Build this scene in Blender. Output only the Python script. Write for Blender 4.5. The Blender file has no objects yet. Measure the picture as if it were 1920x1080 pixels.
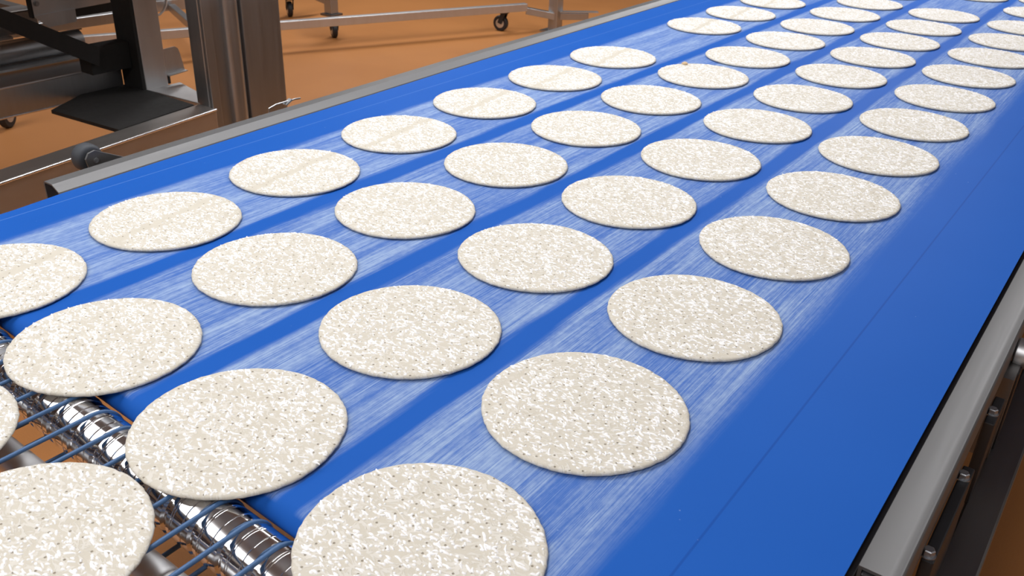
import bpy, math, random
from mathutils import Vector, Matrix

random.seed(7)
scene = bpy.context.scene
COL = scene.collection
ZB = 0.85                      # height of the belt surface above the floor
PI = math.pi

# ------------------------------------------------------------------ camera
cam_d = bpy.data.cameras.new('camera')
cam = bpy.data.objects.new('camera', cam_d)
COL.objects.link(cam)
scene.camera = cam
_R = Vector((0.8076642624, 0.5887252339, 0.0328791444))
_U = Vector((-0.2999139694, 0.3621593509, 0.8825487043))
_F = Vector((-0.5076712028, 0.7226639631, -0.4690700868))
m = Matrix.Identity(4)
for i in range(3):
    m[i][0], m[i][1], m[i][2] = _R[i], _U[i], -_F[i]
m[0][3], m[1][3], m[2][3] = 0.889235, 0.0, 0.678546 + ZB
cam.matrix_world = m
cam_d.sensor_fit = 'HORIZONTAL'
cam_d.sensor_width = 36.0
cam_d.lens = 1710.751 / 1920.0 * 36.0
cam_d.clip_start = 0.02
cam_d.clip_end = 100
cam_d.dof.use_dof = True
cam_d.dof.focus_distance = 1.35
cam_d.dof.aperture_fstop = 14.0

# ------------------------------------------------------------------ light
world = bpy.data.worlds.new('world')
scene.world = world
world.use_nodes = True
bg = world.node_tree.nodes['Background']
bg.inputs[0].default_value = (0.80, 0.84, 0.90, 1)
bg.inputs[1].default_value = 0.3

def area(name, loc, rot, sx, sy, power, color=(0.985, 0.98, 0.99)):
    d = bpy.data.lights.new(name, 'AREA')
    d.shape = 'RECTANGLE'
    d.size, d.size_y, d.energy, d.color = sx, sy, power, color
    o = bpy.data.objects.new(name, d)
    COL.objects.link(o)
    o.location, o.rotation_euler = loc, rot
    return o

# ceiling luminaires, rows along the line, and one added lamp
area('overhead_light', (-3.40, -1.1, 3.30), (0, 0, 0), 2.4, 3.8, 96)
area('overhead_light', (-0.90, 2.0, 3.30), (0, 0, 0), 0.5, 3.4, 62)
area('overhead_light', (-0.60, 6.6, 3.30), (0, 0, 0), 0.5, 3.4, 110)
area('overhead_light', (-4.60, 5.0, 3.30), (0, 0, 0), 0.5, 3.4, 95)
area('overhead_light', (0.60, -2.0, 3.30), (0, 0, 0), 0.5, 2.4, 60)

area('overhead_light', (3.60, 2.4, 3.30), (0, 0, 0), 0.5, 3.4, 32)  # unseen lamp added to lift the dark floor on the right

vs = scene.view_settings
vs.view_transform = 'Standard'
vs.look = 'None'
vs.gamma = 1.0
vs.use_curve_mapping = False
vs.exposure = 0.29

# ------------------------------------------------------------------ materials
MATS = {}

class NT:
    def __init__(self, name):
        self.m = bpy.data.materials.new(name)
        self.m.use_nodes = True
        self.t = self.m.node_tree
        self.b = self.t.nodes['Principled BSDF']
        MATS[name] = self.m
    def n(self, typ, **kw):
        nd = self.t.nodes.new(typ)
        for k, v in kw.items():
            setattr(nd, k, v)
        return nd
    def link(self, a, b):
        self.t.links.new(a, b)
    def put(self, sock, v):
        if hasattr(v, 'is_linked') or isinstance(v, bpy.types.NodeSocket):
            self.link(v, sock)
        else:
            sock.default_value = v
    def math(self, op, a, b=0.0, c=None, clamp=False):
        nd = self.n('ShaderNodeMath', operation=op)
        nd.use_clamp = clamp
        self.put(nd.inputs[0], a)
        self.put(nd.inputs[1], b)
        if c is not None:
            self.put(nd.inputs[2], c)
        return nd.outputs[0]
    def step(self, v, lo, hi, a=0.0, b=1.0):
        nd = self.n('ShaderNodeMapRange', interpolation_type='SMOOTHSTEP')
        nd.clamp = True
        self.put(nd.inputs[0], v)
        nd.inputs[1].default_value, nd.inputs[2].default_value = lo, hi
        nd.inputs[3].default_value, nd.inputs[4].default_value = a, b
        return nd.outputs[0]
    def noise(self, vec, scale, detail=2.0, rough=0.5, dist=0.0):
        nd = self.n('ShaderNodeTexNoise')
        if vec is not None:
            self.link(vec, nd.inputs['Vector'])
        nd.inputs['Scale'].default_value = scale
        nd.inputs['Detail'].default_value = detail
        nd.inputs['Roughness'].default_value = rough
        nd.inputs['Distortion'].default_value = dist
        return nd.outputs['Fac']
    def mix(self, fac, a, b):
        nd = self.n('ShaderNodeMix', data_type='RGBA')
        self.put(nd.inputs[0], fac)
        self.put(nd.inputs[6], a)
        self.put(nd.inputs[7], b)
        return nd.outputs[2]
    def comb(self, x, y, z):
        nd = self.n('ShaderNodeCombineXYZ')
        for s, v in zip(nd.inputs, (x, y, z)):
            self.put(s, v)
        return nd.outputs[0]
    def sep(self, vec):
        nd = self.n('ShaderNodeSeparateXYZ')
        self.link(vec, nd.inputs[0])
        return nd.outputs
    def coord(self):
        return self.n('ShaderNodeTexCoord').outputs['Object']
    def bump(self, h, strength, dist):
        nd = self.n('ShaderNodeBump')
        nd.inputs['Strength'].default_value = strength
        nd.inputs['Distance'].default_value = dist
        self.link(h, nd.inputs['Height'])
        self.link(nd.outputs[0], self.b.inputs['Normal'])
    def set(self, **kw):
        for k, v in kw.items():
            self.put(self.b.inputs[k.replace('_', ' ')], v)
        return self

def simple(name, col, rough=0.5, metal=0.0, var=0.12, scale=30.0, bump=0.0, stretch=(1, 1, 1), spec=0.5):
    t = NT(name)
    mp = t.n('ShaderNodeMapping')
    t.link(t.coord(), mp.inputs['Vector'])
    mp.inputs['Scale'].default_value = stretch
    nz = t.noise(mp.outputs[0], scale, 4.0, 0.6)
    lo = tuple(c * (1 - var) for c in col) + (1,)
    hi = tuple(min(1, c * (1 + var)) for c in col) + (1,)
    t.set(Base_Color=t.mix(nz, lo, hi), Metallic=metal, Specular_IOR_Level=spec)
    t.link(t.step(nz, 0.3, 0.7, rough * 0.95, min(1, rough * 1.05)), t.b.inputs['Roughness'])
    if bump:
        t.bump(nz, bump, 0.001)
    return t.m

simple('steel', (0.44, 0.45, 0.46), 0.38, 1.0, 0.10, 60, 0.05, (1, 1, 0.06))
simple('steel_long', (0.44, 0.45, 0.46), 0.36, 1.0, 0.10, 60, 0.05, (1, 0.04, 1))
simple('steel_light', (0.63, 0.635, 0.64), 0.45, 1.0, 0.08, 40, 0.04, (1, 1, 0.1))
simple('steel_dark', (0.20, 0.195, 0.19), 0.42, 1.0, 0.10, 50, 0.04, (1, 0.1, 1))
simple('beam_steel', (0.54, 0.52, 0.50), 0.40, 1.0, 0.03, 60, 0.0, (1, 0.04, 1))
simple('edge_highlight_steel', (0.85, 0.85, 0.85), 0.22, 1.0, 0.03, 40)
simple('rail_grey', (0.175, 0.175, 0.175), 0.55, 0.7, 0.08, 90, 0.06, (1, 0.05, 1))
simple('chrome', (0.78, 0.78, 0.79), 0.10, 1.0, 0.05, 25)
simple('groove_metal', (0.10, 0.10, 0.10), 0.35, 1.0, 0.1, 25)
simple('black_paint_and_shade', (0.007, 0.0065, 0.006), 0.75, 0.0, 0.2, 40)
simple('black_plastic', (0.015, 0.015, 0.017), 0.5, 0.0, 0.2, 60)
simple('rubber_grey', (0.050, 0.056, 0.066), 0.6, 0.0, 0.15, 60)
simple('bolt_steel', (0.36, 0.37, 0.39), 0.5, 1.0, 0.1, 80)
simple('bed_black', (0.018, 0.016, 0.018), 0.6, 0.0, 0.2, 50)
simple('cable_white', (0.75, 0.74, 0.72), 0.5, 0.0, 0.05, 60)
simple('flour', (0.93, 0.925, 0.915), 0.9, 0.0, 0.03, 200, 0.0, (1, 1, 1), 0.2)
simple('crumb', (0.62, 0.45, 0.26), 0.8, 0.0, 0.2, 300)
simple('ceiling_white', (0.28, 0.28, 0.285), 0.8, 0.0, 0.03, 4)
simple('wall_grey', (0.36, 0.36, 0.36), 0.7, 0.0, 0.04, 4)
simple('cord_blue', (0.060, 0.145, 0.31), 0.45, 0.0, 0.25, 120)

def floor_mat():
    t = NT('floor_orange')
    c = t.coord()
    fine = t.noise(c, 260, 2.0, 0.7)
    big = t.noise(c, 1.6, 3.0, 0.5)
    a = t.mix(fine, (0.38, 0.155, 0.046, 1), (0.50, 0.215, 0.072, 1))
    b = t.mix(t.step(big, 0.35, 0.7, 0.0, 0.35), a, (0.32, 0.125, 0.038, 1))
    t.set(Base_Color=b, Roughness=0.42, Specular_IOR_Level=0.35)
    t.bump(fine, 0.15, 0.001)
floor_mat()

LANES = (-0.478, -0.179, 0.122, 0.420)
def belt_mat():
    t = NT('belt_blue')
    c = t.coord()
    x, y, z = t.sep(c)
    # wandering lane borders
    wob = t.math('MULTIPLY', t.math('SUBTRACT', t.noise(t.comb(t.math('MULTIPLY', x, 30.0), t.math('MULTIPLY', y, 3.0), 0.0), 1.0, 3.0, 0.6), 0.5), 0.030)
    xw = t.math('ADD', x, wob)
    mask = t.math('MULTIPLY', t.step(xw, -0.618, -0.590), t.step(xw, 0.535, 0.590, 1.0, 0.0))
    for g in (-0.329, -0.028, 0.261):
        d = t.math('ABSOLUTE', t.math('SUBTRACT', xw, g))
        mask = t.math('MULTIPLY', mask, t.step(d, 0.014, 0.030, 0.0, 1.0))
    mask = t.math('MULTIPLY', mask, t.step(z, -0.005, -0.0005))
    # brushed flour streaks along the running direction
    s1 = t.noise(t.comb(t.math('MULTIPLY', x, 330.0), t.math('MULTIPLY', y, 5.0), 0.3), 1.0, 3.0, 0.65)
    s2 = t.noise(t.comb(t.math('MULTIPLY', x, 900.0), t.math('MULTIPLY', y, 14.0), 1.7), 1.0, 2.0, 0.6)
    s3 = t.noise(t.comb(t.math('MULTIPLY', x, 22.0), t.math('MULTIPLY', y, 2.2), 4.7), 1.0, 3.0, 0.6)
    cl = t.noise(t.comb(t.math('MULTIPLY', x, 120.0), t.math('MULTIPLY', y, 60.0), 9.1), 1.0, 4.0, 0.7)
    den = t.math('ADD', t.math('MULTIPLY', s1, 0.55), t.math('MULTIPLY', s2, 0.45))
    den = t.math('ADD', den, t.math('MULTIPLY', t.math('SUBTRACT', s3, 0.5), 0.55))
    den = t.math('ADD', den, t.math('MULTIPLY', t.math('SUBTRACT', cl, 0.5), 0.30))
    flour = t.math('MULTIPLY', mask, t.step(den, 0.30, 0.82, 0.10, 0.76))
    # loose specks
    v = t.n('ShaderNodeTexVoronoi')
    v.inputs['Scale'].default_value = 38.0
    t.link(c, v.inputs['Vector'])
    speck = t.math('MULTIPLY', t.step(v.outputs['Distance'], 0.02, 0.05, 0.5, 0.0), t.step(t.noise(c, 9.0), 0.55, 0.65))
    flour = t.math('MAXIMUM', flour, speck)
    tone = t.noise(c, 3.0, 2.0)
    blue = t.mix(tone, (0.013, 0.098, 0.430, 1), (0.017, 0.114, 0.480, 1))
    # worn guide lines near the borders
    ln = t.math('ABSOLUTE', t.math('SUBTRACT', x, 0.640))
    blue = t.mix(t.step(ln, 0.0006, 0.0022, 0.45, 0.0), blue, (0.008, 0.05, 0.27, 1))
    ln2 = t.math('ABSOLUTE', t.math('SUBTRACT', x, -0.690))
    blue = t.mix(t.step(ln2, 0.0006, 0.0020, 0.22, 0.0), blue, (0.25, 0.42, 0.75, 1))
    col = t.mix(flour, blue, (0.50, 0.62, 0.74, 1))
    t.set(Base_Color=col, Roughness=t.math('ADD', 0.55, t.math('MULTIPLY', flour, 0.4)), Specular_IOR_Level=0.04)
    t.bump(t.noise(c, 700, 2.0), 0.06, 0.0006)
belt_mat()

def dough_mat(name, strip):
    t = NT(name)
    oc = t.coord()
    x, y, z = t.sep(oc)
    rnd = t.n('ShaderNodeObjectInfo').outputs['Random']
    off = t.math('MULTIPLY', rnd, 13.7)
    # bend the field so that the marks turn a little
    b1 = t.math('SUBTRACT', t.noise(t.comb(x, y, off), 26.0, 1.0), 0.5)
    b2 = t.math('SUBTRACT', t.noise(t.comb(x, y, t.math('ADD', off, 3.3)), 26.0, 1.0), 0.5)
    xx = t.math('ADD', x, t.math('MULTIPLY', b1, 0.020))
    yy = t.math('ADD', y, t.math('MULTIPLY', b2, 0.026))
    def rods(ang, fx, fy, lo, hi, zo):
        c_, s_ = math.cos(ang), math.sin(ang)
        u = t.math('ADD', t.math('MULTIPLY', xx, c_ * fx), t.math('MULTIPLY', yy, s_ * fx))
        v_ = t.math('SUBTRACT', t.math('MULTIPLY', yy, c_ * fy), t.math('MULTIPLY', xx, s_ * fy))
        return t.step(t.noise(t.comb(u, v_, t.math('ADD', off, zo)), 1.0, 0.6, 0.5), lo, hi)
    mask = t.math('MAXIMUM', rods(0.10, 120.0, 290.0, 0.555, 0.625, 0.0), rods(-0.55, 130.0, 300.0, 0.590, 0.655, 21.0))
    mask = t.math('MAXIMUM', mask, rods(0.75, 140.0, 300.0, 0.605, 0.665, 43.0))
    dens = t.step(t.noise(t.comb(x, y, t.math('ADD', off, 5.0)), 30.0, 2.0), 0.24, 0.46, 0.25, 1.0)
    mask = t.math('MULTIPLY', mask, dens)
    if strip:
        wv = t.math('MULTIPLY', t.math('SUBTRACT', t.noise(t.comb(x, y, off), 18.0, 3.0), 0.5), 0.016)
        d = t.math('ABSOLUTE', t.math('ADD', t.math('ADD', x, wv), t.math('MULTIPLY', y, 0.12)))
        mask = t.math('MULTIPLY', mask, t.step(d, 0.005, 0.013, 0.06, 1.0))
    # docker holes
    v = t.n('ShaderNodeTexVoronoi', voronoi_dimensions='2D')
    v.inputs['Scale'].default_value = 54.0
    v.inputs['Randomness'].default_value = 0.35
    ca, sa = math.cos(0.5), math.sin(0.5)
    rx = t.math('ADD', t.math('MULTIPLY', x, ca), t.math('MULTIPLY', y, sa))
    ry = t.math('SUBTRACT', t.math('MULTIPLY', y, ca), t.math('MULTIPLY', x, sa))
    t.link(t.comb(t.math('ADD', rx, off), ry, 0.0), v.inputs['Vector'])
    hole = t.math('MULTIPLY', t.step(v.outputs['Distance'], 0.042, 0.085, 1.0, 0.0), t.step(z, 0.0058, 0.0063))
    base = t.mix(t.noise(t.comb(x, y, off), 45.0, 3.0), (0.600, 0.555, 0.460, 1), (0.680, 0.640, 0.550, 1))
    col = t.mix(t.math('MULTIPLY', mask, 0.30), base, (0.90, 0.89, 0.86, 1))
    col = t.mix(t.math('MULTIPLY', hole, 0.72), col, (0.20, 0.15, 0.09, 1))
    t.set(Base_Color=col, Roughness=0.85, Specular_IOR_Level=0.2)
    h = t.math('SUBTRACT', t.math('MULTIPLY', mask, 0.35), t.math('MULTIPLY', hole, 1.6))
    t.bump(h, 0.75, 0.0012)
dough_mat('dough', False)
dough_mat('dough_strip', True)

# ------------------------------------------------------------------ mesh helpers
class MB:
    """collects faces in belt-height coordinates (z = 0 on the belt) and links them as one mesh"""
    def __init__(self):
        self.v, self.f = [], []
    def add(self, vs_, fs_):
        o = len(self.v)
        self.v += [tuple(p) for p in vs_]
        self.f += [tuple(i + o for i in f) for f in fs_]
        return self
    def box(self, x0, x1, y0, y1, z0, z1):
        return self.prism([(x0, y0), (x1, y0), (x1, y1), (x0, y1)], z0, z1)
    def prism(self, pts, z0, z1):
        a = sum(p[0] * q[1] - q[0] * p[1] for p, q in zip(pts, pts[1:] + pts[:1]))
        if a < 0:
            pts = pts[::-1]
        n = len(pts)
        vs_ = [(x, y, z0) for x, y in pts] + [(x, y, z1) for x, y in pts]
        fs_ = [tuple(range(n))[::-1], tuple(range(n, 2 * n))]
        fs_ += [(i, (i + 1) % n, n + (i + 1) % n, n + i) for i in range(n)]
        return self.add(vs_, fs_)
    def prism_x(self, yz, x0, x1):
        """outline in the y-z plane, extruded along x"""
        a = sum(p[0] * q[1] - q[0] * p[1] for p, q in zip(yz, yz[1:] + yz[:1]))
        if a < 0:
            yz = yz[::-1]
        n = len(yz)
        vs_ = [(x0, y, z) for y, z in yz] + [(x1, y, z) for y, z in yz]
        fs_ = [tuple(range(n))[::-1], tuple(range(n, 2 * n))]
        fs_ += [(i, (i + 1) % n, n + (i + 1) % n, n + i) for i in range(n)]
        return self.add(vs_, fs_)
    def sweep_y(self, rows, closed=True, cap=True):
        """rows: list of outlines [(x,y,z)...] along the path"""
        n = len(rows[0])
        vs_ = [p for r in rows for p in r]
        fs_ = []
        for k in range(len(rows) - 1):
            for i in range(n if closed else n - 1):
                j = (i + 1) % n
                fs_.append((k * n + i, k * n + j, (k + 1) * n + j, (k + 1) * n + i))
        if cap:
            fs_.append(tuple(range(n))[::-1])
            fs_.append(tuple(range((len(rows) - 1) * n, len(rows) * n)))
        return self.add(vs_, fs_)
    def bar(self, p0, p1, w, h):
        """square bar from p0 to p1, w sideways, h up"""
        p0, p1 = Vector(p0), Vector(p1)
        d = (p1 - p0).normalized()
        s = d.cross(Vector((0, 0, 1)))
        s = s.normalized() if s.length > 1e-4 else Vector((1, 0, 0))
        u = s.cross(d).normalized()
        rows = []
        for p in (p0, p1):
            rows.append([p + s * a * w / 2 + u * b * h / 2 for a, b in ((-1, -1), (1, -1), (1, 1), (-1, 1))])
        return self.sweep_y(rows)
    def tube(self, pts, r, n=12, cap=True):
        pts = [Vector(p) for p in pts]
        rows = []
        ref = None
        for i, p in enumerate(pts):
            a, b = pts[max(0, i - 1)], pts[min(len(pts) - 1, i + 1)]
            d = (b - a).normalized()
            if ref is None:
                ref = Vector((0, 0, 1)) if abs(d.z) < 0.9 else Vector((1, 0, 0))
            s = d.cross(ref).normalized()
            u = s.cross(d).normalized()
            ref = u
            rows.append([p + (s * math.cos(2 * PI * k / n) + u * math.sin(2 * PI * k / n)) * r for k in range(n)])
        return self.sweep_y(rows, True, cap)
    def lathe(self, p0, axis, prof, n=40):
        """prof: (distance along axis, radius)"""
        p0, ax = Vector(p0), Vector(axis).normalized()
        s = ax.cross(Vector((0, 0, 1)))
        s = s.normalized() if s.length > 1e-3 else Vector((1, 0, 0))
        u = s.cross(ax).normalized()
        rows = [[p0 + ax * t + (s * math.cos(2 * PI * k / n) + u * math.sin(2 * PI * k / n)) * r for k in range(n)] for t, r in prof]
        return self.sweep_y(rows)
    def build(self, name, mat, parent=None, smooth=False, bevel=0.0, loc=None):
        base = Vector((0, 0, 0))
        if parent is not None:
            q = parent
            while q is not None:
                base += q.location
                q = q.parent
        org = base if loc is None else Vector((loc[0], loc[1], loc[2] + ZB))
        me = bpy.data.meshes.new(name)
        me.from_pydata([(x - org.x, y - org.y, z + ZB - org.z) for x, y, z in self.v], [], self.f)
        me.validate()
        me.update()
        me.materials.append(MATS[mat])
        if smooth:
            for p in me.polygons:
                p.use_smooth = True
            if smooth != 'all':
                me.set_sharp_from_angle(angle=math.radians(40))
        o = bpy.data.objects.new(name, me)
        COL.objects.link(o)
        if parent is not None:
            o.parent = parent
            o.location = org - base
        else:
            o.location = org
        if bevel:
            md = o.modifiers.new('bevel', 'BEVEL')
            md.width = bevel
            md.segments = 2
            md.limit_method = 'ANGLE'
        return o

def thing(name, label, cat, loc, group=None):
    o = bpy.data.objects.new(name, None)
    COL.objects.link(o)
    o.location = (loc[0], loc[1], loc[2] + ZB)
    o.empty_display_size = 0.1
    o['label'], o['category'] = label, cat
    if group:
        o['group'] = group
    return o

def tag(o, label, cat, group=None):
    o['label'], o['category'] = label, cat
    if group:
        o['group'] = group
    return o

def lerp_tab(tab, y):
    if y <= tab[0][0]:
        return tab[0][1]
    for (a, b), (c, d) in zip(tab, tab[1:]):
        if y <= c:
            k = (y - a) / (c - a)
            return b + (d - b) * k
    return tab[-1][1]

# ------------------------------------------------------------------ floor
def shell(name, mat, x0, x1, y0, y1, z0, z1):
    o = MB().box(x0, x1, y0, y1, z0 - ZB, z1 - ZB).build(name, mat)
    o['kind'] = 'structure'
    return o
HX0, HX1, HY0, HY1, HZ = -9.0, 5.5, -4.0, 13.0, 3.4
shell('floor', 'floor_orange', HX0, HX1, HY0, HY1, -0.05, 0.0)
shell('ceiling', 'ceiling_white', HX0, HX1, HY0, HY1, HZ, HZ + 0.05)
shell('wall_left', 'wall_grey', HX0 - 0.1, HX0, HY0, HY1, 0.0, HZ)
shell('wall_right', 'wall_grey', HX1, HX1 + 0.1, HY0, HY1, 0.0, HZ)
shell('wall_back', 'wall_grey', HX0, HX1, HY1, HY1 + 0.1, 0.0, HZ)
shell('wall_front', 'wall_grey', HX0, HX1, HY0 - 0.1, HY0, 0.0, HZ)

# ------------------------------------------------------------------ main belt conveyor
conv = thing('belt_conveyor', 'wide conveyor with flour-streaked blue belt and grey steel side rails', 'conveyor', (0.0, 3.5, -ZB))

SK = -0.05                                    # small skew of the nose
LEFT = [(0.30, -0.708), (0.50, -0.712), (0.69, -0.717), (0.79, -0.7255), (1.03, -0.7365), (1.29, -0.745),
        (1.68, -0.754), (2.15, -0.765), (2.75, -0.770), (3.45, -0.777), (7.5, -0.79)]
XR = 0.7795
RN, YN = 0.020, 0.507

def belt_rows():
    cols = 16
    path = []                                  # (y, z, skew weight)
    ys = [7.5, 6.5, 5.5, 4.8, 4.2, 3.45, 3.1, 2.75, 2.45, 2.15, 1.9, 1.68, 1.48, 1.29, 1.15, 1.03, 0.91, 0.79, 0.69, 0.60, 0.55]
    for y in ys:
        path.append((y, 0.0, max(0.0, min(1.0, (1.0 - y) / 0.45))))
    for k in range(0, 17):
        a = PI / 2 + PI * k / 16
        path.append((YN + RN * math.cos(a), -RN + RN * math.sin(a), 1.0))
    for y in (0.6, 0.8, 1.2, 2.5, 7.5):
        path.append((y, -2 * RN, max(0.0, min(1.0, (1.0 - y) / 0.45))))
    b = MB()
    vs_, fs_ = [], []
    for (y, z, w) in path:
        xl = lerp_tab(LEFT, y)
        for i in range(cols + 1):
            x = xl + (XR - xl) * i / cols
            vs_.append((x, y + SK * x * w, z))
    n = cols + 1
    for k in range(len(path) - 1):
        for i in range(cols):
            fs_.append((k * n + i, (k + 1) * n + i, (k + 1) * n + i + 1, k * n + i + 1))
    b.add(vs_, fs_)
    return b
belt = belt_rows().build('belt', 'belt_blue', conv, smooth=True, loc=(0, 0, 0))
sd = belt.modifiers.new('thickness', 'SOLIDIFY')
sd.thickness = 0.0025
sd.offset = -1.0
sd.use_even_offset = True
es = belt.modifiers.new('crisp_edges', 'EDGE_SPLIT')
es.split_angle = math.radians(40)
belt['label'] = 'blue conveyor belt streaked with white flour along four lanes'

MB().prism([(-0.70, 0.60), (0.760, 0.56), (0.760, 7.4), (-0.70, 7.4)], -0.034, -0.006).build('slider_bed', 'bed_black', conv)
MB().lathe((-0.69, YN + 0.0345, -RN), (1, SK, 0), [(0, 0.004), (0, 0.0165), (1.45, 0.0165), (1.45, 0.004)], 24).build('nose_roller', 'steel', conv, smooth=True)

# left side rail: open-ended folded channel, leaning lip against the belt
def left_rail(mb):
    # profile relative to the belt edge: (dx, z) going outward (negative x)
    prof = [(0.004, -0.012), (-0.004, 0.001), (-0.024, 0.0125), (-0.050, 0.0125), (-0.054, 0.009), (-0.054, -0.075), (-0.046, -0.075),
            (-0.0505, 0.006), (-0.048, 0.0095), (-0.025, 0.0095), (-0.007, -0.001), (0.001, -0.012)]
    rows = []
    for y in (0.806, 0.9, 1.03, 1.15, 1.29, 1.48, 1.68, 1.9, 2.15, 2.45, 2.75, 3.1, 3.45, 4.2, 5.5, 7.5):
        xl = lerp_tab(LEFT, y)
        rows.append([(xl + dx, y, z) for dx, z in prof])
    mb.sweep_y(rows)
r = MB(); left_rail(r)
lr = r.build('side_rail', 'rail_grey', conv)
lr['label'] = 'grey folded side rail on the far left edge of the belt'

# right side rail: flat top with rounded outer lip
prof = [(0.7860, -0.004), (0.8150, -0.004), (0.8205, -0.002), (0.8245, 0.002), (0.8270, 0.0035), (0.8290, 0.002), (0.8300, -0.002), (0.8300, -0.055),
        (0.8260, -0.055), (0.8260, -0.008), (0.7900, -0.008), (0.7900, -0.050), (0.7860, -0.050)]
r = MB()
r.sweep_y([[(x, y, z) for x, z in prof] for y in (0.788, 7.5)])
rr = r.build('side_rail', 'rail_grey', conv, smooth=True)
rr['label'] = 'flat grey side rail with rounded lip on the right edge'
MB().box(0.7905, 0.8255, 0.782, 0.90, -0.090, -0.009).build('rail_dark_fill', 'black_plastic', conv, bevel=0.002)  # black block put in for the dark inside of the open channel
MB().box(0.7700, 0.7855, 0.700, 7.4, -0.070, -0.010).build('inner_guide', 'black_plastic', conv)

# lower longitudinal member and black spacer blocks on the right
MB().box(0.8400, 0.8900, 0.55, 7.4, -0.260, -0.200).build('lower_frame_rail', 'steel_dark', conv, bevel=0.004)
def hexbolt(mb, p, axis, r=0.008, h=0.008):
    mb.lathe(p, axis, [(0, r), (h * 0.85, r), (h, r * 0.82)], 6)
def spacer(y0, y1, x1, z0=-0.20, z1=-0.058, bolts=()):
    b = MB().box(0.8305, max(x1, 0.845), y0, y1, z0, z1).build('spacer_block', 'black_plastic', conv, bevel=0.002)
    for (by, bz) in bolts:
        q = MB()
        q.lathe((0.8355, by, z1), (0, 0, 1), [(0, 0.0001), (0, 0.0090), (0.0015, 0.0090), (0.0015, 0.0001)], 20)
        q.build('washer', 'bolt_steel', b, smooth=True)
        q = MB()
        hexbolt(q, (0.8355, by, z1 + 0.0015), (0, 0, 1), 0.0070, 0.008)
        q.build('bolt', 'bolt_steel', b)
spacer(0.905, 1.115, 0.8395, bolts=((1.085, 0), (0.915, 0)))
spacer(1.235, 1.315, 0.8450, bolts=((1.262, 0),))
spacer(1.400, 1.450, 0.8480)
spacer(1.700, 1.900, 0.8450)
# drive shaft stub with its collar
q = MB()
q.lathe((0.8310, 1.445, -0.045), (1, 0, 0), [(0, 0.004), (0, 0.021), (0.002, 0.023), (0.026, 0.023), (0.027, 0.0245), (0.032, 0.0245), (0.033, 0.023), (0.090, 0.023), (0.092, 0.021), (0.092, 0.004)], 32)
q.build('shaft', 'steel_light', conv, smooth=True)
# guide wheel on a triangular bracket outside the left rail
GX = -0.842
wb = MB().prism_x([(0.9129, 0.0184), (0.9205, 0.0297), (0.9355, 0.0326), (0.9461, 0.0270), (1.010, -0.005), (1.030, -0.034), (0.925, -0.034), (0.9174, -0.0056)], -0.8135, -0.8085)
wb = wb.build('wheel_bracket', 'rail_grey', conv, bevel=0.0008)
q = MB(); q.lathe((-0.852, 0.931, 0.0125), (1, 0, 0), [(0, 0.006), (0, 0.022), (0.003, 0.0265), (0.009, 0.029), (0.025, 0.029), (0.031, 0.0265), (0.034, 0.022), (0.034, 0.006)], 36)
gw = q.build('guide_wheel', 'rubber_grey', conv, smooth=True)
gw['label'] = 'dark grey rubber guide wheel'
q = MB(); q.lathe((-0.8180, 0.934, 0.0115), (1, 0, 0), [(0, 0.0055), (0.0115, 0.0055), (0.0115, 0.0035), (0.0105, 0.0035), (0.0105, 0.0005)], 20)
q.build('axle_bolt', 'bolt_steel', wb, smooth=True)
MB().box(-0.8085, -0.779, 0.960, 1.020, -0.034, -0.022).build('bracket_tab', 'steel', wb)
# bent wire clip on the left rail
q = MB(); q.tube([(-0.823, 1.395, -0.004), (-0.823, 1.395, 0.012), (-0.820, 1.415, 0.018), (-0.819, 1.475, 0.019), (-0.820, 1.492, 0.017)], 0.0022, 8)
wc = q.build('wire_clip', 'steel', conv, smooth=True)
q = MB(); q.bar((-0.818, 1.440, 0.012), (-0.818, 1.460, 0.022), 0.012, 0.004)
q.build('clip_plate', 'steel', wc)
# legs and cross members beneath
for ly in (1.4, 4.2, 7.0):
    for lx in (-0.70, 0.70):
        lg = MB().box(lx - 0.03, lx + 0.03, ly - 0.03, ly + 0.03, -ZB + 0.012, -0.20).build('leg', 'steel', conv, bevel=0.004)
        MB().box(lx - 0.05, lx + 0.05, ly - 0.05, ly + 0.05, -ZB, -ZB + 0.012).build('foot', 'black_plastic', lg, bevel=0.003)
    MB().box(-0.80, 0.845, ly - 0.03, ly + 0.03, -0.20, -0.055).build('cross_member', 'steel_dark', conv)

# ------------------------------------------------------------------ cord conveyor with grooved roller
cords = thing('cord_conveyor', 'grooved chrome roller carrying thin blue round cords at the belt nose', 'conveyor', (0.0, 0.448, -ZB))
RR, RY, RZ = 0.036, 0.448, -0.038
CX = [-0.75 + 0.05 * k for k in range(31)]
def roller_mesh(x0, x1, y, z):
    prof = [(0.0, 0.010), (0.0, RR - 0.002), (0.002, RR)]
    marks = []
    for c in CX:
        marks.append((c, 0.0034, 0.0055))             # cord groove
        marks.append((c + 0.0125, 0.0010, 0.0014))    # fine turned rings
        marks.append((c + 0.0160, 0.0008, 0.0012))
        marks.append((c + 0.0330, 0.0010, 0.0014))
    for c, dep, hw in sorted(marks):
        t0 = c - x0
        if t0 - hw < 0.004 or t0 + hw > (x1 - x0) - 0.004:
            continue
        prof += [(t0 - hw, RR), (t0 - hw * 0.55, RR - dep), (t0 + hw * 0.55, RR - dep), (t0 + hw, RR)]
    L = x1 - x0
    prof += [(L - 0.002, RR), (L, RR - 0.002), (L, 0.010)]
    mb = MB()
    mb.lathe((x0, y + SK * x0, z), (1, SK, 0), prof, 48)
    return mb
ro = roller_mesh(-0.78, 0.78, RY, RZ).build('grooved_roller', 'chrome', cords, smooth=True)
ro['label'] = 'polished steel roller with turned grooves'
ro2 = roller_mesh(-0.78, 0.78, -0.60, RZ).build('grooved_roller', 'chrome', cords, smooth=True)
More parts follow.
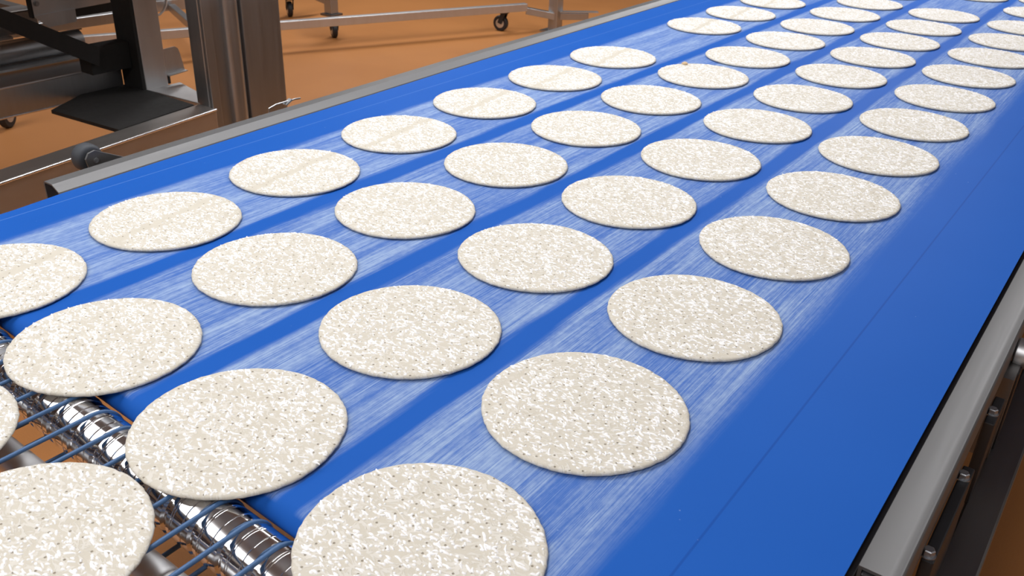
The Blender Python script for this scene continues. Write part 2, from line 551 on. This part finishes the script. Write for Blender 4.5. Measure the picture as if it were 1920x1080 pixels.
for yy in (RY, -0.60):
    for s in (-1, 1):
        MB().lathe((s * 0.78, yy + SK * s * 0.78, RZ), (s, SK * s, 0), [(0, 0.002), (0, 0.0095), (0.035, 0.0095), (0.035, 0.002)], 20).build('axle', 'steel', cords, smooth=True)
for c in CX:
    rc = RR - 0.0005
    y1, y0 = RY + SK * c, -0.60 + SK * c
    pts = []
    for k in range(15):
        a = -PI / 2 + PI * k / 14
        pts.append((c, y1 + rc * math.cos(a), RZ + rc * math.sin(a)))
    for k in range(15):
        a = PI / 2 + PI * k / 14
        pts.append((c, y0 + rc * math.cos(a), RZ + rc * math.sin(a)))
    pts.append(pts[0])
    q = MB(); q.tube(pts, 0.0029, 8, cap=False)
    q.build('cord', 'cord_blue', cords, smooth='all')
q = MB(); q.lathe((-0.80, 0.369 + 0.8 * 0.03, -0.0515), (1, -0.03, 0), [(0, 0.004), (0, 0.0195), (1.6, 0.0195), (1.6, 0.004)], 32)
q.build('support_tube', 'steel_light', cords, smooth=True)
for s in (-1, 1):
    MB().box(s * 0.805 - 0.006, s * 0.805 + 0.006, -0.66, 0.475 - SK * -s * 0.0, -0.110, -0.012).build('side_plate', 'steel', cords, bevel=0.002)
    for ly in (-0.50, 0.20):
        MB().box(s * 0.805 - 0.02, s * 0.805 + 0.02, ly - 0.02, ly + 0.02, -ZB, -0.110).build('leg', 'steel', cords, bevel=0.003)

# ------------------------------------------------------------------ dough discs
DISCS = {
 1: [(-0.469, 0.5527, 0.1291, 0.1287), (-0.4665, 0.8556, 0.1286, 0.1275), (-0.4764, 1.1652, 0.13, 0.13), (-0.4828, 1.4819, 0.1305, 0.1305),
     (-0.4862, 1.8064, 0.1308, 0.1304), (-0.4865, 2.1288, 0.1308, 0.1303), (-0.4882, 2.4509, 0.1304, 0.1301), (-0.4806, 3.0726, 0.1301, 0.13),
     (-0.4771, 3.382, 0.13, 0.13), (-0.4769, 3.6984, 0.1296, 0.1299)],
 2: [(-0.1747, 0.2802, 0.13, 0.13), (-0.1766, 0.551, 0.1283, 0.1262), (-0.1786, 0.8537, 0.1296, 0.1294), (-0.1796, 1.1662, 0.1307, 0.1306),
     (-0.1803, 1.483, 0.1312, 0.1306), (-0.1816, 1.8046, 0.1311, 0.1304), (-0.1808, 2.1236, 0.1307, 0.1302), (-0.1831, 2.4417, 0.1301, 0.13),
     (-0.1782, 2.7485, 0.1299, 0.13), (-0.1745, 3.0562, 0.1296, 0.13), (-0.1724, 3.3575, 0.1296, 0.1299), (-0.1727, 3.6654, 0.1296, 0.13),
     (-0.1724, 3.9761, 0.1293, 0.1299), (-0.172, 4.285, 0.1295, 0.13)],
 3: [(0.1005, 0.2762, 0.13, 0.13), (0.1166, 0.5394, 0.1288, 0.1283), (0.1195, 0.8448, 0.131, 0.1309), (0.1215, 1.1587, 0.1317, 0.1309),
     (0.1216, 1.4754, 0.1313, 0.1306), (0.1225, 1.7899, 0.1304, 0.1302), (0.1231, 2.1055, 0.1302, 0.1301), (0.1223, 2.4163, 0.1296, 0.1301),
     (0.1222, 2.7291, 0.1293, 0.1299), (0.1232, 3.0332, 0.1295, 0.13), (0.1244, 3.3327, 0.1293, 0.13), (0.1258, 3.6359, 0.1293, 0.13),
     (0.1248, 3.9401, 0.1293, 0.13), (0.124, 4.52, 0.1295, 0.13)],
 4: [(0.4182, 0.5253, 0.1303, 0.1303), (0.4218, 0.8353, 0.1322, 0.1312), (0.4225, 1.1451, 0.1306, 0.1306), (0.4223, 1.4591, 0.1295, 0.1303),
     (0.422, 1.7716, 0.1294, 0.1303), (0.4204, 2.0825, 0.1286, 0.1301), (0.4201, 2.3823, 0.1286, 0.1301), (0.4197, 2.6926, 0.1292, 0.1301),
     (0.4165, 2.998, 0.1288, 0.1299), (0.4203, 3.3054, 0.13, 0.13), (0.4199, 3.6065, 0.13, 0.13), (0.4202, 3.9131, 0.13, 0.13),
     (0.4099, 4.2697, 0.1299, 0.1299), (0.410, 4.60, 0.13, 0.13)],
}
LANE_NAME = {1: 'leftmost lane', 2: 'second lane from left', 3: 'third lane from left', 4: 'rightmost lane'}
ORD = ['nearest', 'second', 'third', 'fourth', 'fifth', 'sixth', 'seventh', 'eighth', 'ninth', 'tenth', 'eleventh', 'twelfth', 'thirteenth', 'farthest']
T = 0.0068
def disc_mesh(name, rx, ry, mat, seed):
    rnd = random.Random(seed)
    ph = [(k, rnd.uniform(0, 2 * PI), rnd.uniform(0.2, 1.0) / k) for k in range(2, 8)]
    hf = [(k, rnd.uniform(0, 2 * PI)) for k in (23, 31, 47, 61)]
    def rad(a):
        s = sum(w * math.cos(k * a + p) for k, p, w in ph) * 0.0016
        s += sum(math.cos(k * a + p) for k, p in hf) * 0.00022
        return 1.0 + s / 0.13
    wave = [(rnd.uniform(-40, 40), rnd.uniform(-40, 40), rnd.uniform(0, 6.28)) for _ in range(5)]
    def wz(x, y):
        return sum(math.sin(a * x + b * y + c) for a, b, c in wave) * 0.00005
    n = 144
    prof = [(0.0, 0.0), (0.955, 0.0), (0.985, 0.0012), (1.0, 0.0034), (0.9945, 0.0052), (0.981, 0.0064), (0.962, T)]
    inner = [0.90, 0.80, 0.68, 0.54, 0.40, 0.25, 0.12]
    vs_, fs_ = [(0, 0, 0)], []
    rings = []
    for s, z in prof[1:] + [(q, T) for q in inner]:
        st = len(vs_)
        for k in range(n):
            a = 2 * PI * k / n
            w = rad(a)
            x, y = rx * s * w * math.cos(a), ry * s * w * math.sin(a)
            jz = 0.0
            if z > 0.002:
                jz = wz(x, y) * min(1, z / T)
            vs_.append((x, y, z + jz))
        rings.append(st)
    for k in range(n):
        fs_.append((0, rings[0] + (k + 1) % n, rings[0] + k))
    for a, b in zip(rings, rings[1:]):
        for k in range(n):
            j = (k + 1) % n
            fs_.append((a + k, a + j, b + j, b + k))
    top = len(vs_)
    vs_.append((0, 0, T))
    for k in range(n):
        fs_.append((rings[-1] + k, rings[-1] + (k + 1) % n, top))
    me = bpy.data.meshes.new(name)
    me.from_pydata(vs_, [], fs_)
    for p in me.polygons:
        p.use_smooth = True
    me.materials.append(MATS[mat])
    return me
def flour_mesh(seed, strip):
    # raised dabs of flour: low half-ellipsoids, mostly lying across the running direction
    rnd = random.Random(seed)
    waves = [(rnd.uniform(-110, 110), rnd.uniform(-110, 110), rnd.uniform(0, 6.28)) for _ in range(6)]
    vs_, fs_ = [], []
    count = 0
    while count < 1150:
        r_ = math.sqrt(rnd.random()) * 0.1262
        a_ = rnd.uniform(0, 2 * PI)
        x, y = r_ * math.cos(a_), r_ * math.sin(a_)
        den = 0.70 + 0.075 * sum(math.sin(p * x + q_ * y + c) for p, q_, c in waves)
        if rnd.random() > den:
            continue
        if strip and abs(x + 0.12 * y + 0.003 * math.sin(70 * y + seed)) < rnd.uniform(0.006, 0.013):
            continue
        count += 1
        ln = min(0.0068, max(0.0014, rnd.lognormvariate(math.log(0.0031), 0.45)))
        wd = rnd.uniform(0.0011, 0.0020)
        ht = rnd.uniform(0.0005, 0.0010)
        th = rnd.gauss(-0.12, 0.44)
        bend = rnd.uniform(-0.35, 0.35) * ln
        c_, s_ = math.cos(th), math.sin(th)
        st = len(vs_)
        z0 = T - 0.0003
        n = 8
        for lev, (sc, zz) in enumerate(((1.0, 0.0), (0.72, 0.72))):
            for k in range(n):
                b = 2 * PI * k / n
                wob = 1.0 + (rnd.uniform(-0.18, 0.18) if lev == 0 else 0.0)
                u, w = ln * sc * wob * math.cos(b), wd * sc * wob * math.sin(b)
                w += bend * ((u / ln) ** 2 - 0.5)
                vs_.append((x + u * c_ - w * s_, y + u * s_ + w * c_, z0 + 0.0001 + zz * (ht + 0.0003)))
        w = -bend * 0.5
        vs_.append((x - w * s_, y + w * c_, z0 + ht + 0.0004))
        for k in range(n):
            j = (k + 1) % n
            fs_.append((st + k, st + j, st + n + j, st + n + k))
            fs_.append((st + n + k, st + n + j, st + 2 * n))
    me = bpy.data.meshes.new('flour_marks')
    me.from_pydata(vs_, [], fs_)
    for p in me.polygons:
        p.use_smooth = True
    me.materials.append(MATS['flour'])
    return me
FLOUR = [flour_mesh(k, False) for k in range(8)]
FLOUR_STRIP = [flour_mesh(50 + k, True) for k in range(4)]

for lane, lst in DISCS.items():
    for i, (x, y, rx, ry) in enumerate(lst):
        me = disc_mesh('dough_disc', rx, ry, 'dough_strip' if lane == 1 else 'dough', lane * 100 + i)
        o = bpy.data.objects.new('dough_disc', me)
        COL.objects.link(o)
        o.location = (x, y, ZB + 0.0004)
        far = i == len(lst) - 1
        word = 'farthest' if far else ORD[i]
        if word in ('nearest', 'farthest'):
            lab = 'white floured dough disc, %s one in the %s' % (word, LANE_NAME[lane])
        else:
            lab = 'white floured dough disc, %s from the near end of the %s' % (word, LANE_NAME[lane])
        tag(o, lab, 'dough disc', 'floured dough discs on the conveyor')
        fm = bpy.data.objects.new('flour_marks', FLOUR_STRIP[i % 4] if lane == 1 else FLOUR[(i * 3 + lane) % 8])
        COL.objects.link(fm)
        fm.parent = o
        fm.rotation_euler = (0, 0, PI if (i + lane) % 2 else 0.0)
        fm.scale = (rx / 0.131, ry / 0.131, 1)
        fm['kind'] = 'stuff'

# a crumb on the rim of one disc
q = MB(); q.lathe((-0.2775, 2.5144, 0.0072), (0, 0, 1), [(0, 0.004), (0.001, 0.010), (0.004, 0.009), (0.007, 0.004), (0.0075, 0.0005)], 9)
tag(q.build('dough_crumb', 'crumb', smooth=True), 'tiny tan crumb on the rim of a far dough disc in second lane', 'crumb')

# ------------------------------------------------------------------ steel stand behind the belt
stand = thing('machine_stand', 'stainless machine frame with wide upright column and black diagonal brace behind the belt', 'machine frame', (-1.83, 2.05, -ZB))
MB().prism([(-1.536, 0.40), (-1.757, 1.928), (-1.852, 1.928), (-1.631, 0.40)], -0.46, -0.30).build('beam', 'beam_steel', stand, bevel=0.006)
q = MB(); q.tube([(-1.536, 0.40, -0.303), (-1.7565, 1.925, -0.303)], 0.0048, 12)
q.build('edge_highlight_lip', 'edge_highlight_steel', stand, smooth=True)  # thin lip added so the beam edge shows a bright highlight line
MB().box(-1.868, -1.795, 1.93, 2.262, -ZB, 1.3).build('column', 'steel', stand, bevel=0.006)
MB().box(-1.795, -1.778, 1.93, 1.966, -ZB, 1.3).build('column_flange', 'steel', stand, bevel=0.003)
q = MB(); q.lathe((-1.797, 2.050, -ZB), (0, 0, 1), [(0, 0.034), (ZB + 1.3, 0.034)], 28)
q.build('column_tube', 'steel', stand, smooth=True)
MB().box(-1.795, -1.776, 2.092, 2.262, -ZB, 1.3).build('column_cover', 'steel', stand, bevel=0.004)
MB().prism([(-2.15, 1.547), (-1.803, 1.576), (-1.853, 1.905), (-2.249, 1.905), (-2.249, 1.72)], -0.312, -0.300).build('base_plate', 'black_paint_and_shade', stand)
MB().prism([(-2.13, 1.907), (-1.852, 1.9285), (-1.8685, 1.99), (-2.13, 2.05)], -0.34, -0.300).build('cross_flange', 'steel_light', stand, bevel=0.002)
MB().box(-2.245, -2.130, 1.905, 2.000, -ZB, 1.3).build('post', 'steel_light', stand, bevel=0.003)
MB().box(-2.250, -2.132, 1.893, 1.905, -0.30, 1.3).build('post_shade_sheet', 'black_paint_and_shade', stand)  # shaded side of the steel post, its shade put into a black sheet
br = MB().prism_x([(2.0, -0.168), (2.050, -0.166), (2.062, -0.175), (2.068, -0.196), (2.079, -0.257), (2.0, -0.262)], -2.136, -2.131).build('bracket', 'steel_light', stand)
MB().prism_x([(2.0, -0.262), (2.079, -0.257), (2.0795, -0.260), (2.0, -0.2655)], -2.136, -2.112).build('bracket_flange', 'steel_light', br)
q = MB(); q.lathe((-2.142, 2.012, -0.300), (0, 0, 1), [(0, 0.006), (0.03, 0.006)], 12)
q.build('bolt', 'black_plastic', br, smooth=True)

def caster(par, x, y, ztop, ang, rw=0.058, ww=0.036):
    """swivel caster: wheel standing on the floor, fork and top plate"""
    dx, dy = math.cos(ang), math.sin(ang)       # wheel axis
    c = Vector((x, y, -ZB + rw))
    q = MB(); q.lathe(c - Vector((dx, dy, 0)) * ww / 2, (dx, dy, 0), [(0, 0.030), (0, rw - 0.006), (0.006, rw), (ww - 0.006, rw), (ww, rw - 0.006), (ww, 0.030)], 32)
    w = q.build('caster_wheel', 'black_plastic', par, smooth=True)
    q = MB(); q.lathe(c - Vector((dx, dy, 0)) * (ww / 2 + 0.003), (dx, dy, 0), [(0, 0.004), (0, 0.012), (0.002, 0.034), (ww + 0.004, 0.034), (ww + 0.006, 0.012), (ww + 0.006, 0.004)], 24)
    q.build('wheel_hub', 'steel_light', w, smooth=True)
    q = MB()
    px, py = -dy, dx
    for s in (-1, 1):
        o_ = Vector((dx, dy, 0)) * s * (ww / 2 + 0.008)
        q.bar(c + o_, Vector((x + px * 0.03, y + py * 0.03, ztop - 0.012)) + o_, 0.005, 0.034)
    q.bar(Vector((x + px * 0.03, y + py * 0.03, ztop - 0.014)) - Vector((dx, dy, 0)) * (ww / 2 + 0.012), Vector((x + px * 0.03, y + py * 0.03, ztop - 0.014)) + Vector((dx, dy, 0)) * (ww / 2 + 0.012), 0.05, 0.008)
    q.build('caster_fork', 'black_plastic', par)

MB().box(-3.00, -1.78, 0.20, 2.60, 0.45, 1.25).build('added_shade_housing', 'steel', stand, bevel=0.01)  # unseen machine body, added overhead to shade the floor at left

# ------------------------------------------------------------------ second frame further left
fr = stand                                     # the braced frame carries the same machine
MB().box(-2.44, -2.25, 0.30, 1.892, -0.325, -0.222).build('beam', 'steel', fr, bevel=0.004)
q = MB(); q.tube([(-2.25, 0.30, -0.323), (-2.25, 1.89, -0.323)], 0.004, 12)
q.build('edge_highlight_lip', 'edge_highlight_steel', fr, smooth=True)  # added for the highlight along the lower edge
q = MB(); q.tube([(-2.25, 0.30, -0.224), (-2.25, 1.735, -0.224)], 0.004, 12)
q.build('edge_highlight_lip', 'steel_light', fr, smooth=True)  # same added highlight lip on the upper edge
q = MB(); q.tube([(-2.465, 0.30, -0.165), (-2.465, 1.87, -0.165)], 0.040, 24)
q.build('long_tube', 'steel', fr, smooth=True)
MB().box(-2.52, -2.40, 0.30, 2.10, -0.215, -0.207).build('beam_strip', 'steel_light', fr)
MB().box(-2.66, -2.56, 0.30, 1.78, -0.135, -0.050).build('beam', 'steel', fr, bevel=0.006)
MB().box(-2.56, -2.535, 0.30, 1.66, -0.140, -0.130).build('beam_strip', 'steel_light', fr)
pn = MB().prism_x([(1.655, 0.45), (1.654, -0.032), (1.985, -0.022), (1.985, 0.45)], -2.358, -2.350).build('side_panel', 'steel_light', fr)
MB().prism_x([(1.654, -0.030), (1.700, -0.074), (1.806, -0.070), (1.808, -0.024)], -2.349, -2.343).build('panel_flange', 'steel_light', pn)
MB().prism_x([(1.648, 0.45), (1.648, -0.036), (1.655, -0.036), (1.655, 0.45)], -2.365, -2.342).build('panel_edge', 'black_paint_and_shade', pn)
q = MB(); q.lathe((-2.350, 1.674, 0.010), (1, 0, 0), [(0, 0.010), (0.004, 0.010), (0.004, 0.0065), (0.009, 0.0065), (0.009, 0.0005)], 14)
q.build('bolt', 'bolt_steel', pn, smooth=True)
MB().box(-2.62, -2.42, 1.80, 2.10, -0.072, 0.30).build('motor_box', 'black_paint_and_shade', fr, bevel=0.004)
db = MB().prism_x([(0.900, 0.375), (1.763, -0.127), (1.750, -0.188), (0.900, 0.318)], -2.175, -2.150).build('diagonal_brace', 'black_paint_and_shade', fr)
MB().box(-2.248, -2.176, 1.735, 1.890, -0.222, -0.130).build('brace_bracket', 'black_paint_and_shade', fr)
MB().bar((-2.80, 0.92, -0.155), (-2.80, 2.40, -0.185), 0.05, 0.042).build('far_tube', 'steel', fr, bevel=0.003)
for lx, ly in ((-2.31, 0.45), (-2.61, 0.45), (-2.80, 0.95)):
    MB().box(lx - 0.025, lx + 0.025, ly - 0.025, ly + 0.025, -ZB, -0.14 if lx < -2.7 else (-0.30 if lx > -2.4 else -0.13)).build('leg', 'steel_dark', fr, bevel=0.003)
MB().box(-3.775, -3.725, 2.09, 2.14, -0.72, -0.20).build('rear_leg', 'steel_dark', fr)
MB().bar((-3.75, 2.115, -0.22), (-2.80, 2.05, -0.19), 0.05, 0.04).build('cross_tube', 'steel_dark', fr)
q = MB(); q.tube([(-2.30, 2.165, 0.25), (-2.30, 2.160, 0.05), (-2.30, 2.156, -0.030), (-2.30, 2.150, -0.052), (-2.30, 2.138, -0.070), (-2.30, 2.119, -0.083), (-2.30, 2.095, -0.087), (-2.30, 2.05, -0.086), (-2.30, 1.98, -0.080)], 0.0045, 10)
q.build('cable', 'cable_white', fr, smooth='all')

caster(fr, -3.745, 2.130, -0.715, 0.6, 0.062)

# ------------------------------------------------------------------ trolleys in the background
ta = thing('trolley', 'low stainless trolley with long lower rail and one upright near the belt edge', 'trolley', (-3.5, 5.0, -ZB), 'steel trolleys in the background')
MB().bar((-4.50, 2.90, -0.672), (-3.145, 5.79, -0.672), 0.05, 0.055).build('lower_rail', 'steel_light', ta, bevel=0.003)
MB().bar((-3.15, 5.80, -0.70), (-2.955, 5.93, -0.735), 0.045, 0.05).build('cross_tube', 'steel', ta, bevel=0.003)
MB().box(-3.015, -2.935, 5.90, 5.98, -ZB + 0.012, 0.6).build('upright', 'steel', ta, bevel=0.004)
MB().box(-3.06, -2.90, 5.86, 6.02, -ZB, -ZB + 0.012).build('foot_plate', 'steel', ta)
MB().bar((-2.955, 5.96, -0.735), (-2.79, 6.11, -0.735), 0.045, 0.05).build('stub_tube', 'steel', ta, bevel=0.003)
MB().bar((-2.955, 5.96, -0.703), (-2.735, 6.16, -0.703), 0.055, 0.006).build('stub_plate', 'steel_light', ta)
MB().bar((-3.90, 3.50, -0.672), (-4.90, 3.95, -0.672), 0.045, 0.05).build('cross_tube', 'steel', ta, bevel=0.003)
caster(ta, -3.285, 5.665, -0.70, -1.4)
caster(ta, -4.50, 3.10, -0.70, 0.5)

tb = thing('trolley', 'dark steel trolley on black casters behind the lower rail, top left', 'trolley', (-4.4, 4.8, -ZB), 'steel trolleys in the background')
MB().bar((-4.005, 4.62, -0.675), (-4.005, 4.62, 0.5), 0.07, 0.07).build('upright', 'steel', tb, bevel=0.004)
MB().box(-4.06, -3.95, 4.565, 4.675, -0.690, -0.676).build('caster_plate', 'steel_dark', tb)
MB().bar((-4.02, 4.62, -0.588), (-4.80, 4.90, -0.588), 0.06, 0.06).build('cross_tube', 'steel', tb, bevel=0.003)
MB().bar((-4.98, 3.85, -0.66), (-4.66, 5.10, -0.66), 0.06, 0.075).build('side_tube', 'steel', tb, bevel=0.003)
MB().bar((-4.76, 4.90, -0.70), (-4.76, 4.90, 0.5), 0.06, 0.06).build('upright', 'steel', tb, bevel=0.003)
caster(tb, -4.01, 4.64, -0.69, -2.15)
caster(tb, -4.765, 4.90, -0.70, -2.15)
